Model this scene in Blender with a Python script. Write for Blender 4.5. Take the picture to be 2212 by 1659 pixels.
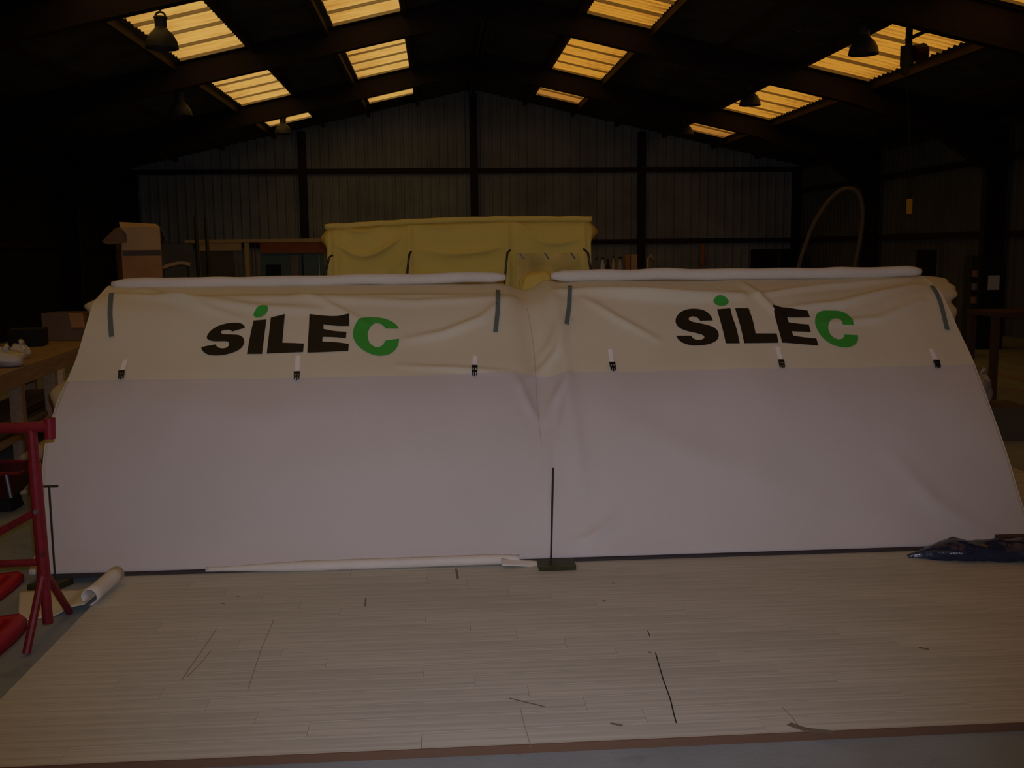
import bpy, bmesh, math, random
from mathutils import Vector, Matrix, noise
from mathutils.geometry import delaunay_2d_cdt
for o in list(bpy.data.objects): bpy.data.objects.remove(o)
scene = bpy.context.scene
COL = scene.collection
random.seed(7)

# ------------------------------------------------------------------ camera
CAM = Vector((0, 0, 1.7)); FPX = 2200.0; IW, IH = 2212, 1659
YAW, PITCH, ROLL = math.radians(4.0205), math.radians(7.513), math.radians(0.6)
fw = Vector((math.sin(YAW)*math.cos(PITCH), math.cos(YAW)*math.cos(PITCH), -math.sin(PITCH)))
rt = Vector((math.cos(YAW), -math.sin(YAW), 0)); up = rt.cross(fw)
rt, up = rt*math.cos(ROLL) - up*math.sin(ROLL), up*math.cos(ROLL) + rt*math.sin(ROLL)
cd = bpy.data.cameras.new('camera'); cam = bpy.data.objects.new('camera', cd); COL.objects.link(cam)
cd.sensor_width = 36; cd.lens = FPX/IW*36; cd.clip_end = 200; cd.clip_start = 0.02
cam.matrix_world = Matrix(((rt.x, up.x, -fw.x, CAM.x), (rt.y, up.y, -fw.y, CAM.y), (rt.z, up.z, -fw.z, CAM.z), (0, 0, 0, 1)))
scene.camera = cam

# ------------------------------------------------------------------ world, flash, exposure
w = bpy.data.worlds.new('world'); scene.world = w; w.use_nodes = True
w.node_tree.nodes['Background'].inputs[0].default_value = (.55, .65, .8, 1)
w.node_tree.nodes['Background'].inputs[1].default_value = 0.05
fl = bpy.data.lights.new('camera_flash', 'SPOT'); flo = bpy.data.objects.new('camera_flash', fl); COL.objects.link(flo)
fl.energy = 330; fl.color = (.79, .78, 1.0); fl.shadow_soft_size = 0.02
fl.spot_size = math.radians(78); fl.spot_blend = 1.0
flo.matrix_world = cam.matrix_world @ Matrix.Translation((0.02, 0.07, -0.02))
SKYLIGHT = 1.05
vs = scene.view_settings
vs.view_transform = 'Standard'; vs.look = 'None'; vs.exposure = 0.0; vs.gamma = 1.0; vs.use_curve_mapping = False

# ------------------------------------------------------------------ measuring helpers (photo pixel + known depth -> world point)
def ray(px, py): return fw + rt*((px-IW/2)/FPX) - up*((py-IH/2)/FPX)
def at(px, py, Y):
    d = ray(px, py); return CAM + d*(Y/d.y)
def on_z(px, py, z=0.0):
    d = ray(px, py); return CAM + d*((z-CAM.z)/d.z)

# ------------------------------------------------------------------ object helpers
def tag(o, label=None, cat=None, group=None, kind=None):
    if label: o['label'] = label
    if cat: o['category'] = cat
    if group: o['group'] = group
    if kind: o['kind'] = kind
    return o
def thing(name, label, cat, loc=(0, 0, 0), rz=0, group=None):
    o = bpy.data.objects.new(name, None); COL.objects.link(o); o.empty_display_size = .1
    o.location = loc; o.rotation_euler = (0, 0, rz)
    return tag(o, label, cat, group)
def dup(root, loc=None, rz=None, label=None):
    r = root.copy(); COL.objects.link(r)
    if loc is not None: r.location = loc
    if rz is not None: r.rotation_euler = (0, 0, rz)
    if label: r['label'] = label
    for ch in list(root.children):
        c = ch.copy(); COL.objects.link(c); c.parent = r
        for g in list(ch.children):
            k = g.copy(); COL.objects.link(k); k.parent = c
    return r

class MB:
    def __init__(s): s.v = []; s.f = []; s.mi = []
    def add(s, vs_, fs, mi=0):
        b = len(s.v); s.v += [tuple(p) for p in vs_]
        for f in fs: s.f.append(tuple(b+i for i in f)); s.mi.append(mi)
        return s
    def box(s, lo, hi, mi=0, M=None):
        x0, y0, z0 = lo; x1, y1, z1 = hi
        P = [Vector(p) for p in ((x0,y0,z0),(x1,y0,z0),(x1,y1,z0),(x0,y1,z0),(x0,y0,z1),(x1,y0,z1),(x1,y1,z1),(x0,y1,z1))]
        if M: P = [M @ p for p in P]
        return s.add(P, ((0,3,2,1),(4,5,6,7),(0,1,5,4),(1,2,6,5),(2,3,7,6),(3,0,4,7)), mi)
    def bar(s, a, b, wd, ht, ref=(0, 0, 1), mi=0):
        a, b = Vector(a), Vector(b); d = (b-a).normalized(); r = Vector(ref)
        if abs(d.dot(r)) > .97: r = Vector((0, 1, 0))
        sx = d.cross(r).normalized()*(wd/2); sy = sx.cross(d).normalized()*(ht/2)
        P = [a-sx-sy, a+sx-sy, a+sx+sy, a-sx+sy, b-sx-sy, b+sx-sy, b+sx+sy, b-sx+sy]
        return s.add(P, ((0,1,2,3),(7,6,5,4),(0,4,5,1),(1,5,6,2),(2,6,7,3),(3,7,4,0)), mi)
    def tube(s, pts, r, n=10, cap=True, mi=0):
        pts = [Vector(p) for p in pts]; rs = r if isinstance(r, (list, tuple)) else [r]*len(pts)
        V = []; prev = None
        for i, p in enumerate(pts):
            d = (pts[min(i+1, len(pts)-1)] - pts[max(i-1, 0)]).normalized()
            if prev is None:
                q = Vector((0, 0, 1)) if abs(d.z) < .9 else Vector((1, 0, 0)); x = d.cross(q).normalized()
            else: x = (prev - d*prev.dot(d)).normalized()
            prev = x; y = d.cross(x)
            for k in range(n):
                a = 2*math.pi*k/n; V.append(p + (x*math.cos(a) + y*math.sin(a))*rs[i])
        F = [(i*n+k, i*n+(k+1) % n, (i+1)*n+(k+1) % n, (i+1)*n+k) for i in range(len(pts)-1) for k in range(n)]
        if cap: F += [tuple(range(n-1, -1, -1)), tuple((len(pts)-1)*n+k for k in range(n))]
        return s.add(V, F, mi)
    def lathe(s, prof, c=(0, 0, 0), n=24, mi=0):
        V = [(c[0]+r*math.cos(2*math.pi*k/n), c[1]+r*math.sin(2*math.pi*k/n), c[2]+z) for r, z in prof for k in range(n)]
        F = [(i*n+k, i*n+(k+1) % n, (i+1)*n+(k+1) % n, (i+1)*n+k) for i in range(len(prof)-1) for k in range(n)]
        return s.add(V, F, mi)
    def grid(s, fn, us, vs_, mi=0, closed=False):
        V = [fn(u, v) for v in vs_ for u in us]; n = len(us)
        F = [(j*n+i, j*n+(i+1) % n, (j+1)*n+(i+1) % n, (j+1)*n+i) for j in range(len(vs_)-1) for i in range(n if closed else n-1)]
        return s.add(V, F, mi)
    def build(s, name, mats, parent=None, smooth=False, bevel=0, solid=0, offset=0):
        me = bpy.data.meshes.new(name); me.from_pydata(s.v, [], s.f); me.update()
        if not isinstance(mats, (list, tuple)): mats = [mats]
        for m in mats: me.materials.append(m)
        for p, i in zip(me.polygons, s.mi): p.material_index = i; p.use_smooth = smooth
        o = bpy.data.objects.new(name, me); COL.objects.link(o)
        if parent: o.parent = parent
        if solid:
            q = o.modifiers.new('solid', 'SOLIDIFY'); q.thickness = solid; q.offset = offset
        if bevel:
            q = o.modifiers.new('bevel', 'BEVEL'); q.width = bevel; q.segments = 2; q.limit_method = 'ANGLE'
        return o
def lin(a, b, n): return [a+(b-a)*i/(n-1) for i in range(n)]
def smooth01(x): x = max(0, min(1, x)); return x*x*(3-2*x)

# ------------------------------------------------------------------ materials
def mat(name, col, rough=.7, var=.0, vscale=6, bump=0, bscale=60, metal=0, spec=.3, stretch=(1, 1, 1), obj_var=0, transl=0, dirt=None):
    m = bpy.data.materials.new(name); m.use_nodes = True; nt = m.node_tree; N = nt.nodes; L = nt.links
    b = N['Principled BSDF']; b.inputs['Roughness'].default_value = rough; b.inputs['Metallic'].default_value = metal
    b.inputs['Specular IOR Level'].default_value = spec
    b.inputs['Base Color'].default_value = (*col, 1)
    tc = N.new('ShaderNodeTexCoord'); mp = N.new('ShaderNodeMapping'); L.new(tc.outputs['Object'], mp.inputs[0])
    mp.inputs['Scale'].default_value = stretch
    out = None
    if var:
        n = N.new('ShaderNodeTexNoise'); n.inputs['Scale'].default_value = vscale; n.inputs['Detail'].default_value = 5
        L.new(mp.outputs[0], n.inputs['Vector'])
        r = N.new('ShaderNodeMapRange'); r.inputs['From Min'].default_value = .3; r.inputs['From Max'].default_value = .7
        r.inputs['To Min'].default_value = 1-var; r.inputs['To Max'].default_value = 1+var*.5
        L.new(n.outputs['Fac'], r.inputs['Value'])
        mx = N.new('ShaderNodeVectorMath'); mx.operation = 'SCALE'; mx.inputs[0].default_value = col
        L.new(r.outputs[0], mx.inputs['Scale']); out = mx.outputs[0]
    if obj_var:
        oi = N.new('ShaderNodeObjectInfo'); r = N.new('ShaderNodeMapRange')
        r.inputs['To Min'].default_value = 1-obj_var; r.inputs['To Max'].default_value = 1+obj_var*.6
        L.new(oi.outputs['Random'], r.inputs['Value'])
        mx = N.new('ShaderNodeVectorMath'); mx.operation = 'SCALE'
        if out: L.new(out, mx.inputs[0])
        else: mx.inputs[0].default_value = col
        L.new(r.outputs[0], mx.inputs['Scale']); out = mx.outputs[0]
    if dirt:
        dcol, dscale, lo, hi = dirt
        n = N.new('ShaderNodeTexNoise'); n.inputs['Scale'].default_value = dscale; n.inputs['Detail'].default_value = 8; n.inputs['Roughness'].default_value = .65
        L.new(tc.outputs['Object'], n.inputs['Vector'])
        r = N.new('ShaderNodeMapRange'); r.inputs['From Min'].default_value = lo; r.inputs['From Max'].default_value = hi; r.clamp = True
        L.new(n.outputs['Fac'], r.inputs['Value'])
        mx = N.new('ShaderNodeMix'); mx.data_type = 'RGBA'; L.new(r.outputs[0], mx.inputs['Factor'])
        if out: L.new(out, mx.inputs[6])
        else: mx.inputs[6].default_value = (*col, 1)
        mx.inputs[7].default_value = (*dcol, 1); out = mx.outputs[2]
    if out: L.new(out, b.inputs['Base Color'])
    if bump:
        n = N.new('ShaderNodeTexNoise'); n.inputs['Scale'].default_value = bscale; n.inputs['Detail'].default_value = 4
        L.new(mp.outputs[0], n.inputs['Vector'])
        bp = N.new('ShaderNodeBump'); bp.inputs['Strength'].default_value = bump; bp.inputs['Distance'].default_value = .01
        L.new(n.outputs['Fac'], bp.inputs['Height']); L.new(bp.outputs[0], b.inputs['Normal'])
    if transl:
        t = N.new('ShaderNodeBsdfTranslucent'); t.inputs['Color'].default_value = (*[c*.9 for c in col], 1)
        ms = N.new('ShaderNodeMixShader'); ms.inputs[0].default_value = transl
        L.new(b.outputs[0], ms.inputs[1]); L.new(t.outputs[0], ms.inputs[2]); L.new(ms.outputs[0], N['Material Output'].inputs[0])
    return m

def skylight_mat(name, col, rust, strength, wave=.13):
    """daylight glowing through weathered fibreglass sheet: corrugation shading is painted into the glow, rust bleeds in from the eaves end"""
    m = bpy.data.materials.new(name); m.use_nodes = True; nt = m.node_tree; N = nt.nodes; L = nt.links
    b = N['Principled BSDF']; b.inputs['Base Color'].default_value = (.35, .25, .1, 1); b.inputs['Roughness'].default_value = .5
    tc = N.new('ShaderNodeTexCoord'); sp = N.new('ShaderNodeSeparateXYZ'); L.new(tc.outputs['Object'], sp.inputs[0])
    n = N.new('ShaderNodeTexNoise'); n.inputs['Scale'].default_value = 3.0; n.inputs['Detail'].default_value = 6
    mp = N.new('ShaderNodeMapping'); mp.inputs['Scale'].default_value = (.6, 5, 1); L.new(tc.outputs['Object'], mp.inputs[0]); L.new(mp.outputs[0], n.inputs['Vector'])
    s1 = N.new('ShaderNodeMath'); s1.operation = 'MULTIPLY'; L.new(sp.outputs['Y'], s1.inputs[0]); s1.inputs[1].default_value = 2*math.pi/.177
    s2 = N.new('ShaderNodeMath'); s2.operation = 'SINE'; L.new(s1.outputs[0], s2.inputs[0])
    s3 = N.new('ShaderNodeMath'); s3.operation = 'MULTIPLY_ADD'; L.new(s2.outputs[0], s3.inputs[0]); s3.inputs[1].default_value = wave; L.new(n.outputs['Fac'], s3.inputs[2])  # sine stripes put the shading of the corrugations into the emission
    # downslope end (object x runs 0..1 down the slope)
    e = N.new('ShaderNodeMapRange'); L.new(sp.outputs['X'], e.inputs['Value'])
    e.inputs['From Min'].default_value = .55; e.inputs['From Max'].default_value = 1.25; e.inputs['To Max'].default_value = .28
    s4 = N.new('ShaderNodeMath'); s4.operation = 'ADD'; L.new(s3.outputs[0], s4.inputs[0]); L.new(e.outputs[0], s4.inputs[1])
    r = N.new('ShaderNodeMapRange'); L.new(s4.outputs[0], r.inputs['Value']); r.inputs['From Min'].default_value = .38; r.inputs['From Max'].default_value = .95
    mx = N.new('ShaderNodeMix'); mx.data_type = 'RGBA'; L.new(r.outputs[0], mx.inputs['Factor'])
    mx.inputs[6].default_value = (*col, 1); mx.inputs[7].default_value = (*rust, 1)
    L.new(mx.outputs[2], b.inputs['Emission Color']); b.inputs['Emission Strength'].default_value = strength*SKYLIGHT
    return m

CANVAS_W = mat('canvas_lower', (.74, .69, .64), .85, var=.05, vscale=1.5, bump=.15, bscale=220, spec=.15, transl=.15)
CANVAS_F = mat('canvas_flap', (.78, .73, .54), .85, var=.05, vscale=1.5, bump=.15, bscale=220, spec=.15, transl=.08)
CANVAS_R = mat('canvas_roll', (.72, .68, .58), .85, var=.06, vscale=5, bump=.3, bscale=60, spec=.15)
CANVAS_Y = mat('canvas_yellow', (.86, .7, .16), .8, var=.06, vscale=2, bump=.15, bscale=150, spec=.2, transl=.1)
PRINT_K = mat('print_black', (.011, .0095, .008), .5, spec=.3)
PRINT_G = mat('print_green', (.045, .37, .045), .5, spec=.3)
VELCRO = mat('velcro', (.13, .17, .15), .9, bump=.4, bscale=300)
WEBBING = mat('webbing', (.95, .93, .9), .45, bump=.2, bscale=300)
PLASTIC_K = mat('black_plastic', (.012, .012, .014), .35, spec=.5)
STEEL_D = mat('dark_steel', (.045, .045, .012), .5, var=.3, vscale=20, metal=.3)
RODMAT = mat('rusty_rod', (.03, .025, .022), .7)
RED = mat('red_paint', (.21, .014, .02), .45, var=.25, vscale=25, spec=.25, dirt=((.05, .015, .012), 14, .6, .72))
REDPL = mat('red_plastic', (.42, .006, .025), .45, spec=.3)
DARKRED = mat('dark_red_paint', (.07, .008, .008), .5, var=.3, vscale=10)
DARKBR = mat('dark_brown', (.06, .035, .025), .6)
WOODD = mat('dark_wood', (.07, .04, .028), .7)
CONC = mat('concrete', (.29, .33, .34), .85, var=.18, vscale=2.2, bump=.15, bscale=50, dirt=((.16, .17, .16), 3.5, .58, .75))
PLANK = mat('limed_plank', (.6, .6, .52), .6, var=.3, vscale=4, stretch=(.22, 10, 1), obj_var=.05, bump=.04, bscale=60, spec=.25, dirt=((.33, .3, .22), 7, .63, .77))
BASEB = mat('base_board', (.16, .09, .05), .8)
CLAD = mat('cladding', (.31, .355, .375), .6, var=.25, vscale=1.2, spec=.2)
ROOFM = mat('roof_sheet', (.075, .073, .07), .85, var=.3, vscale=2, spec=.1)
STEELB = mat('brown_steel', (.03, .019, .016), .65, var=.2, vscale=3, spec=.2)
PURL = mat('purlin_wood', (.07, .05, .035), .7, var=.25, vscale=4, stretch=(4, .4, 4), spec=.15)
LAMPM = mat('lamp_grey', (.05, .054, .06), .5, var=.2, vscale=8)
LAMPG = mat('lamp_glass', (.3, .32, .34), .2)
CARD = mat('cardboard', (.5, .34, .17), .8, var=.1, vscale=4)
CARD2 = mat('cardboard_brown', (.42, .22, .085), .8, var=.2, vscale=4)
CARD3 = mat('cardboard_dim', (.2, .13, .08), .8, var=.15, vscale=4)
TAPE = mat('tape', (.06, .045, .03), .5)
WOOD = mat('bench_wood', (.36, .25, .15), .6, var=.2, vscale=6, stretch=(5, .5, 5))
WOODP = mat('pale_wood', (.62, .48, .27), .7, var=.15, vscale=6, stretch=(5, .5, 5))
WOODR = mat('redbrown_wood', (.26, .085, .03), .6, var=.25, vscale=5)
WOODB = mat('beige_frame', (.5, .37, .19), .7, var=.1, vscale=4)
GREYP = mat('grey_panel', (.16, .155, .16), .6, var=.2, vscale=2)
DARKP = mat('dark_panel', (.1, .09, .065), .7, var=.15, vscale=3)
WHITEP = mat('white_plastic', (.62, .6, .55), .35, var=.12, vscale=9, spec=.5)
CLEARP = mat('plastic_wrap', (.36, .34, .33), .25, var=.25, vscale=12, spec=.6)
BLUEP = mat('navy_plastic', (.012, .022, .055), .25, bump=.5, bscale=22, spec=.7)
GLASS = mat('cabin_glass', (.1, .17, .19), .12, spec=.6)
BLACKM = mat('black_void', (.012, .012, .012), .8)
YELLOW = mat('yellow_plastic', (.62, .34, .01), .5)
ORANGE = mat('orange_strap', (.5, .17, .03), .6)
PAPER = mat('paper', (.6, .62, .64), .7)
ROLLC = mat('beige_roll', (.5, .4, .28), .8, var=.12, vscale=7)
TUBEG = mat('grey_tube', (.12, .1, .08), .5)
SCRATCH = mat('scratch', (.33, .29, .22), .7)
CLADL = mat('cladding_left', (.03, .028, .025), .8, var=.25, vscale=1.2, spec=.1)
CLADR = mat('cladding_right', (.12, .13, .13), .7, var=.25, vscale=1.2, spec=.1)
RUBBER = mat('black_rubber', (.015, .015, .015), .8)
BLUECAN = mat('steel_pin', (.3, .34, .4), .3, metal=.7)
SKY_L = skylight_mat('skylight_pale', (.545, .325, .083), (.38, .16, .016), 1.0, .10)
SKY_LO = skylight_mat('skylight_overlap_pale', (.22, .12, .03), (.15, .05, .006), .6)
SKY_R = skylight_mat('skylight_amber', (.48, .215, .024), (.16, .042, .002), 1.0, .3)
SKY_RO = skylight_mat('skylight_overlap_amber', (.16, .07, .01), (.1, .03, .003), .6)
SKY_D = skylight_mat('skylight_rusty', (.46, .19, .03), (.17, .035, .003), .8, .26)

# ================================================================== THE HALL
XR, ZR, SL = 1.0, 6.2, 0.225            # ridge x, ridge height of the sheeting, slope
XL, XW = -8.6, 10.6                     # side walls
YB, YF = -9.0, 29.5                     # wall behind the camera, gable wall
FR = [-9.0, -3.5, 2.3, 7.8, 13.15, 18.5, 24.0, 29.5]     # portal frames
def zroof(x): return ZR - SL*abs(x-XR)

fm = MB().box((XL-.3, YB-.3, -.3), (XW+.3, YF+.3, 0)); tag(fm.build('floor', CONC), kind='structure')
# dark joint lines sawn in the slab at the left
fl_o = bpy.data.objects['floor']

def clad(name, p0, p1, top, n_pitch=.25, m_=None):
    """box-rib wall sheeting from p0 to p1 (inner face), top(s) height"""
    p0, p1 = Vector(p0), Vector(p1); d = (p1-p0); Ln = d.length; d.normalize(); nrm = Vector((-d.y, d.x, 0))
    ss = [0.0]; off = [0.0]; s_ = 0
    while s_ < Ln:
        for q, h in ((.02, 0), (.05, .035), (.09, .035), (.12, 0), (n_pitch, 0)):
            if s_+q < Ln: ss.append(s_+q); off.append(h)
        s_ += n_pitch
    ss.append(Ln); off.append(0)
    V = []; n = len(ss)
    for zz in (0, 1):
        for s, h in zip(ss, off):
            p = p0 + d*s + nrm*h; V.append((p.x, p.y, -.02 if zz == 0 else top(p.x)))
    m = MB().add(V, [(i, i+1, n+i+1, n+i) for i in range(n-1)])
    o = m.build(name, m_ or CLAD, solid=.02); tag(o, kind='structure'); return o
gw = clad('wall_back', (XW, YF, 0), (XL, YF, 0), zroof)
for px in (-8.4, -3.75, 1.05, 5.85, 10.4):
    z1 = zroof(px)-.12
    m = MB().box((px-.11, YF-.2, 0), (px+.11, YF-.188, z1)).box((px-.11, YF-.06, 0), (px+.11, YF-.048, z1)).box((px-.006, YF-.188, 0), (px+.006, YF-.06, z1))
    m.build('gable_post', STEELB, gw)
for z in (1.9, 3.93):
    MB().box((XL, YF-.14, z-.07), (XW, YF-.04, z+.07)).build('girt', STEELB, gw)
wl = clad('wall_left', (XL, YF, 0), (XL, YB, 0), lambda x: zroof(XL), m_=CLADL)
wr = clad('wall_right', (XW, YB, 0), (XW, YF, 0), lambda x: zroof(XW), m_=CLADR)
for wobj, x0, x1 in ((wl, XL+.04, XL+.14), (wr, XW-.14, XW-.04)):
    for z in (1.9, 3.3):
        MB().box((x0, YB, z-.06), (x1, YF, z+.06)).build('girt', STEELB, wobj)
clad('wall_front', (XL, YB, 0), (XW, YB, 0), zroof)

# roof sheeting, purlins, rooflights
PUR = [.06, 1.5, 2.86, 4.12, 5.48, 6.9, 8.2, 9.5]
SKY = {-1: [(1.58, 2.73, SKY_L, SKY_LO), (4.25, 5.34, SKY_L, SKY_LO)], 1: [(1.68, 2.80, SKY_R, SKY_RO), (5.65, 6.78, SKY_R, SKY_RO)]}
def sky_span(k):
    y0, y1 = FR[k]+.12, FR[k+1]-.14
    if k == len(FR)-2: y1 = 27.75
    return y0, y1
CORR, AMP = .177, .026
def roof_pt(sg, off, y, dz=0.0):
    return (XR+sg*off, y, ZR-SL*off + AMP*math.sin(2*math.pi*y/CORR) + dz)
cm = MB()
for sg in (-1, 1):
    offs = [0]
    for a, b, _, _ in SKY[sg]: offs += [a, b]
    offs.append(9.62)
    for b in range(len(offs)-1):
        if b % 2 == 1:
            spans = []; y = YB
            for k in range(len(FR)-1):
                a, c = sky_span(k); spans.append((y, a)); y = c
            spans.append((y, YF))
        else: spans = [(YB, YF)]
        for a, c in spans:
            n = max(2, int((c-a)/(CORR/6))+1)
            cm.grid(lambda u, v, sg=sg: roof_pt(sg, v, u), lin(a, c, n), [offs[b], offs[b+1]])
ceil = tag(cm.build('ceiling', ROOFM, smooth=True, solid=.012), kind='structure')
for sg in (-1, 1):
    for off in PUR:
        x = XR+sg*off; z = ZR-SL*off-.01
        MB().box((x-.035, YB+.1, z-.13), (x+.035, YF-.06, z)).build('purlin', PURL, ceil)
wi = 0
for sg in (-1, 1):
    for o0, o1, ms, mo in SKY[sg]:
        for k in range(len(FR)-1):
            y0, y1 = sky_span(k); wi += 1
            root = bpy.data.objects.new('window_%d' % wi, None); COL.objects.link(root); tag(root, kind='structure')
            root.location = (XR+sg*o0, 0, 0)
            main = SKY_D if (sg == 1 and k == len(FR)-2) else ms
            wdt = .885; n_s = int((y1-y0)/wdt+.999)
            us = lin(-.004, o1-o0+.004, 5)
            def f2(u, v): return (sg*v, u, ZR-SL*(v+o0)+AMP*math.sin(2*math.pi*u/CORR)-.004)
            for s in range(n_s):
                c = y1-s*wdt; a = max(y0, c-wdt)
                if c-a < .06: continue
                mb = MB()
                mb.grid(f2, lin(a, c-.045, 30), us, 0)
                mb.grid(lambda u, v: (sg*v, u, f2(u, v)[2]-.012), lin(c-.06, c+.004, 6), us, 1)   # lap: two sheets thick, lets less light through
                so = mb.build('sheet', [main, mo], root, smooth=True)
                if sg < 0:      # sheets keep object x running down the slope
                    so.scale = (-1, 1, 1)
                    for vv in so.data.vertices: vv.co.x = -vv.co.x
# portal frames
for k, y in enumerate(FR[1:-1]):
    fr = bpy.data.objects.new('trim_%d' % (k+1), None); COL.objects.link(fr); tag(fr, 'brown steel portal frame', kind='structure')
    for sg in (-1, 1):
        dz0 = .06+.15
        A = Vector((XR, y, ZR-dz0)); off = 9.35
        def P(o, d): return Vector((XR+sg*o, y, ZR-SL*o-d))
        m = MB(); dep = .42
        tw = .085
        # web + flanges as a lofted I section, deeper at the haunch
        ex = .10 if abs(y-13.15) < .1 else 0
        st = [(0, .46+ex), (2.5, .46+ex), (6.5, .46+ex), (8.0, .62+ex), (9.3, 1.15+ex)]
        for (oa, da), (ob, db) in zip(st[:-1], st[1:]):
            a0, a1, b0, b1 = P(oa, .045), P(oa, da), P(ob, .045), P(ob, db)
            e = Vector((0, .005, 0))
            m.add([a0-e, a1-e, b1-e, b0-e, a0+e, a1+e, b1+e, b0+e], ((0,1,2,3),(7,6,5,4),(0,4,5,1),(3,2,6,7)))
            for q0, q1 in ((a0, b0), (a1, b1)):
                m.bar(q0, q1, 2*tw, .018)
        m.build('rafter', STEELB, fr)
        x = XR+sg*9.3; zt = zroof(x)-.19
        c = MB().box((x-.2, y-tw, 0), (x-.182, y+tw, zt)).box((x+.182, y-tw, 0), (x+.2, y+tw, zt)).box((x-.182, y-.006, 0), (x+.182, y+.006, zt))
        c.box((x-.26, y-.15, 0), (x+.26, y+.15, .02))
        c.build('column', STEELB, fr)
    MB().box((XR-.012, y-.085, ZR-.62), (XR+.012, y+.085, ZR-.19)).build('ridge_plate', STEELB, fr)

# side door in the right wall
d1 = bpy.data.objects.new('door_1', None); COL.objects.link(d1); tag(d1, kind='structure')
pa = Vector((XW-.09, 21.0, 0))
MB().box((XW-.11, 20.9, 0), (XW-.06, 21.9, 1.6)).build('door_leaf', BLACKM, d1)
MB().box((XW-.14, 20.82, 0), (XW-.04, 20.9, 1.62)).build('door_jamb', GREYP, d1)

# ================================================================== PLANK FLOOR LAID UNDER THE TENT
pf = thing('plank_floor', 'whitewashed wooden plank flooring laid on the concrete in front of the tent', 'flooring', (0, 0, 0))
PX0, PX1, PY0, PY1 = -1.69, 4.3, 3.268, 8.6
MB().box((PX0, PY0, 0), (PX1, PY1, .017)).build('base_board', BASEB, pf)
MB().box((PX0, PY0-.006, 0), (PX1, PY0-.0005, .0305)).build('edge_strip', BASEB, pf)
PW = .118; rows = 21
meshes = {}
def plank_mesh(ln):
    k = round(ln, 3)
    if k not in meshes:
        b = .0003; mb = MB(); h = .013; wd = PW-.0006
        mb.add([(0,0,0),(k,0,0),(k,wd,0),(0,wd,0),(0,0,h-b),(k,0,h-b),(k,wd,h-b),(0,wd,h-b),(b,b,h),(k-b,b,h),(k-b,wd-b,h),(b,wd-b,h)],
               ((0,1,5,4),(1,2,6,5),(2,3,7,6),(3,0,4,7),(4,5,9,8),(5,6,10,9),(6,7,11,10),(7,4,8,11),(8,9,10,11)))
        me = bpy.data.meshes.new('plank'); me.from_pydata(mb.v, [], mb.f); me.materials.append(PLANK); meshes[k] = me
    return meshes[k]
for r in range(rows):
    x = PX0; first = True
    while x < PX1-.01:
        ln = 1.2
        if first: ln = (.4, .8, 1.2, .6, 1.0)[(r*2) % 5]; first = False
        ln = min(ln, PX1-x)
        o = bpy.data.objects.new('plank', plank_mesh(ln-.0007)); COL.objects.link(o); o.parent = pf
        o.location = (x, PY0+r*PW, .0172); x += ln
MB().box((PX0, PY0+rows*PW, .017), (PX1, PY1, .0302)).build('rear_boards', PLANK, pf)
FZ = .0302
def crack(pts, wd):
    P_ = [on_z(px, py, FZ+.0006) for px, py in pts]; m = MB()
    for a, b in zip(P_[:-1], P_[1:]):
        s = (b-a).cross(Vector((0, 0, 1))).normalized()*wd/2; m.add([a-s, a+s, b+s, b-s], ((0, 1, 2, 3),))
    return m
crack([(1399, 1362), (1404, 1375)], .004).build('crack', BLACKM, pf)
crack([(1416, 1410), (1432, 1466), (1448, 1510), (1455, 1540), (1461, 1562)], .005).build('crack', BLACKM, pf)
crack([(1124, 1530), (1131, 1560), (1140, 1590), (1147, 1615)], .003).build('crack', SCRATCH, pf)
crack([(468, 1358), (440, 1400), (408, 1445), (392, 1470)], .005).build('scratch', SCRATCH, pf)
crack([(456, 1406), (430, 1436), (404, 1462)], .005).build('scratch', SCRATCH, pf)
crack([(592, 1338), (565, 1400), (550, 1445), (535, 1490)], .004).build('scratch', SCRATCH, pf)
crack([(1690, 1528), (1712, 1550), (1726, 1570)], .004).build('scratch', SCRATCH, pf)

STAIN = mat('stain', (.2, .17, .13), .8)
for pts, wd in (([(1704, 1563), (1722, 1570), (1745, 1577)], .03), ([(1745, 1577), (1775, 1580), (1800, 1583)], .035), ([(1985, 1398), (1996, 1401), (2006, 1402)], .016),
                ([(1400, 1408), (1407, 1410)], .012), ([(478, 1303), (486, 1304)], .014), ([(512, 1288), (516, 1289)], .01), ([(985, 1228), (989, 1250)], .012), ([(790, 1292), (789, 1310)], .008),
                ([(1322, 1258), (1328, 1260)], .012), ([(1302, 1296), (1308, 1300)], .01), ([(1100, 1508), (1150, 1520), (1178, 1527)], .008), ([(1318, 1562), (1345, 1567)], .014)):
    crack(pts, wd).build('stain', STAIN, pf)

# ================================================================== THE WHITE TENT
PR0 = [(5.30, .047), (5.38, .17), (5.46, .31), (5.60, .55), (5.78, .79), (5.95, .955), (6.15, 1.115), (6.33, 1.275), (6.455, 1.375), (6.57, 1.427), (6.72, 1.476), (6.80, 1.488), (6.88, 1.47)]
def catmull(pts, sub=8):
    out = []
    for i in range(len(pts)-1):
        p0 = pts[max(i-1, 0)]; p1 = pts[i]; p2 = pts[i+1]; p3 = pts[min(i+2, len(pts)-1)]
        for k in range(sub):
            t = k/sub
            out.append(tuple(.5*((2*b)+(-a+c)*t+(2*a-5*b+4*c-d)*t*t+(-a+3*b-3*c+d)*t**3) for a, b, c, d in zip(p0, p1, p2, p3)))
    out.append(pts[-1]); return out
PR = catmull(PR0); TT = [0.0]
for a, b in zip(PR[:-1], PR[1:]): TT.append(TT[-1]+math.hypot(b[0]-a[0], b[1]-a[1]))
TMAX = TT[-1]
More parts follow.
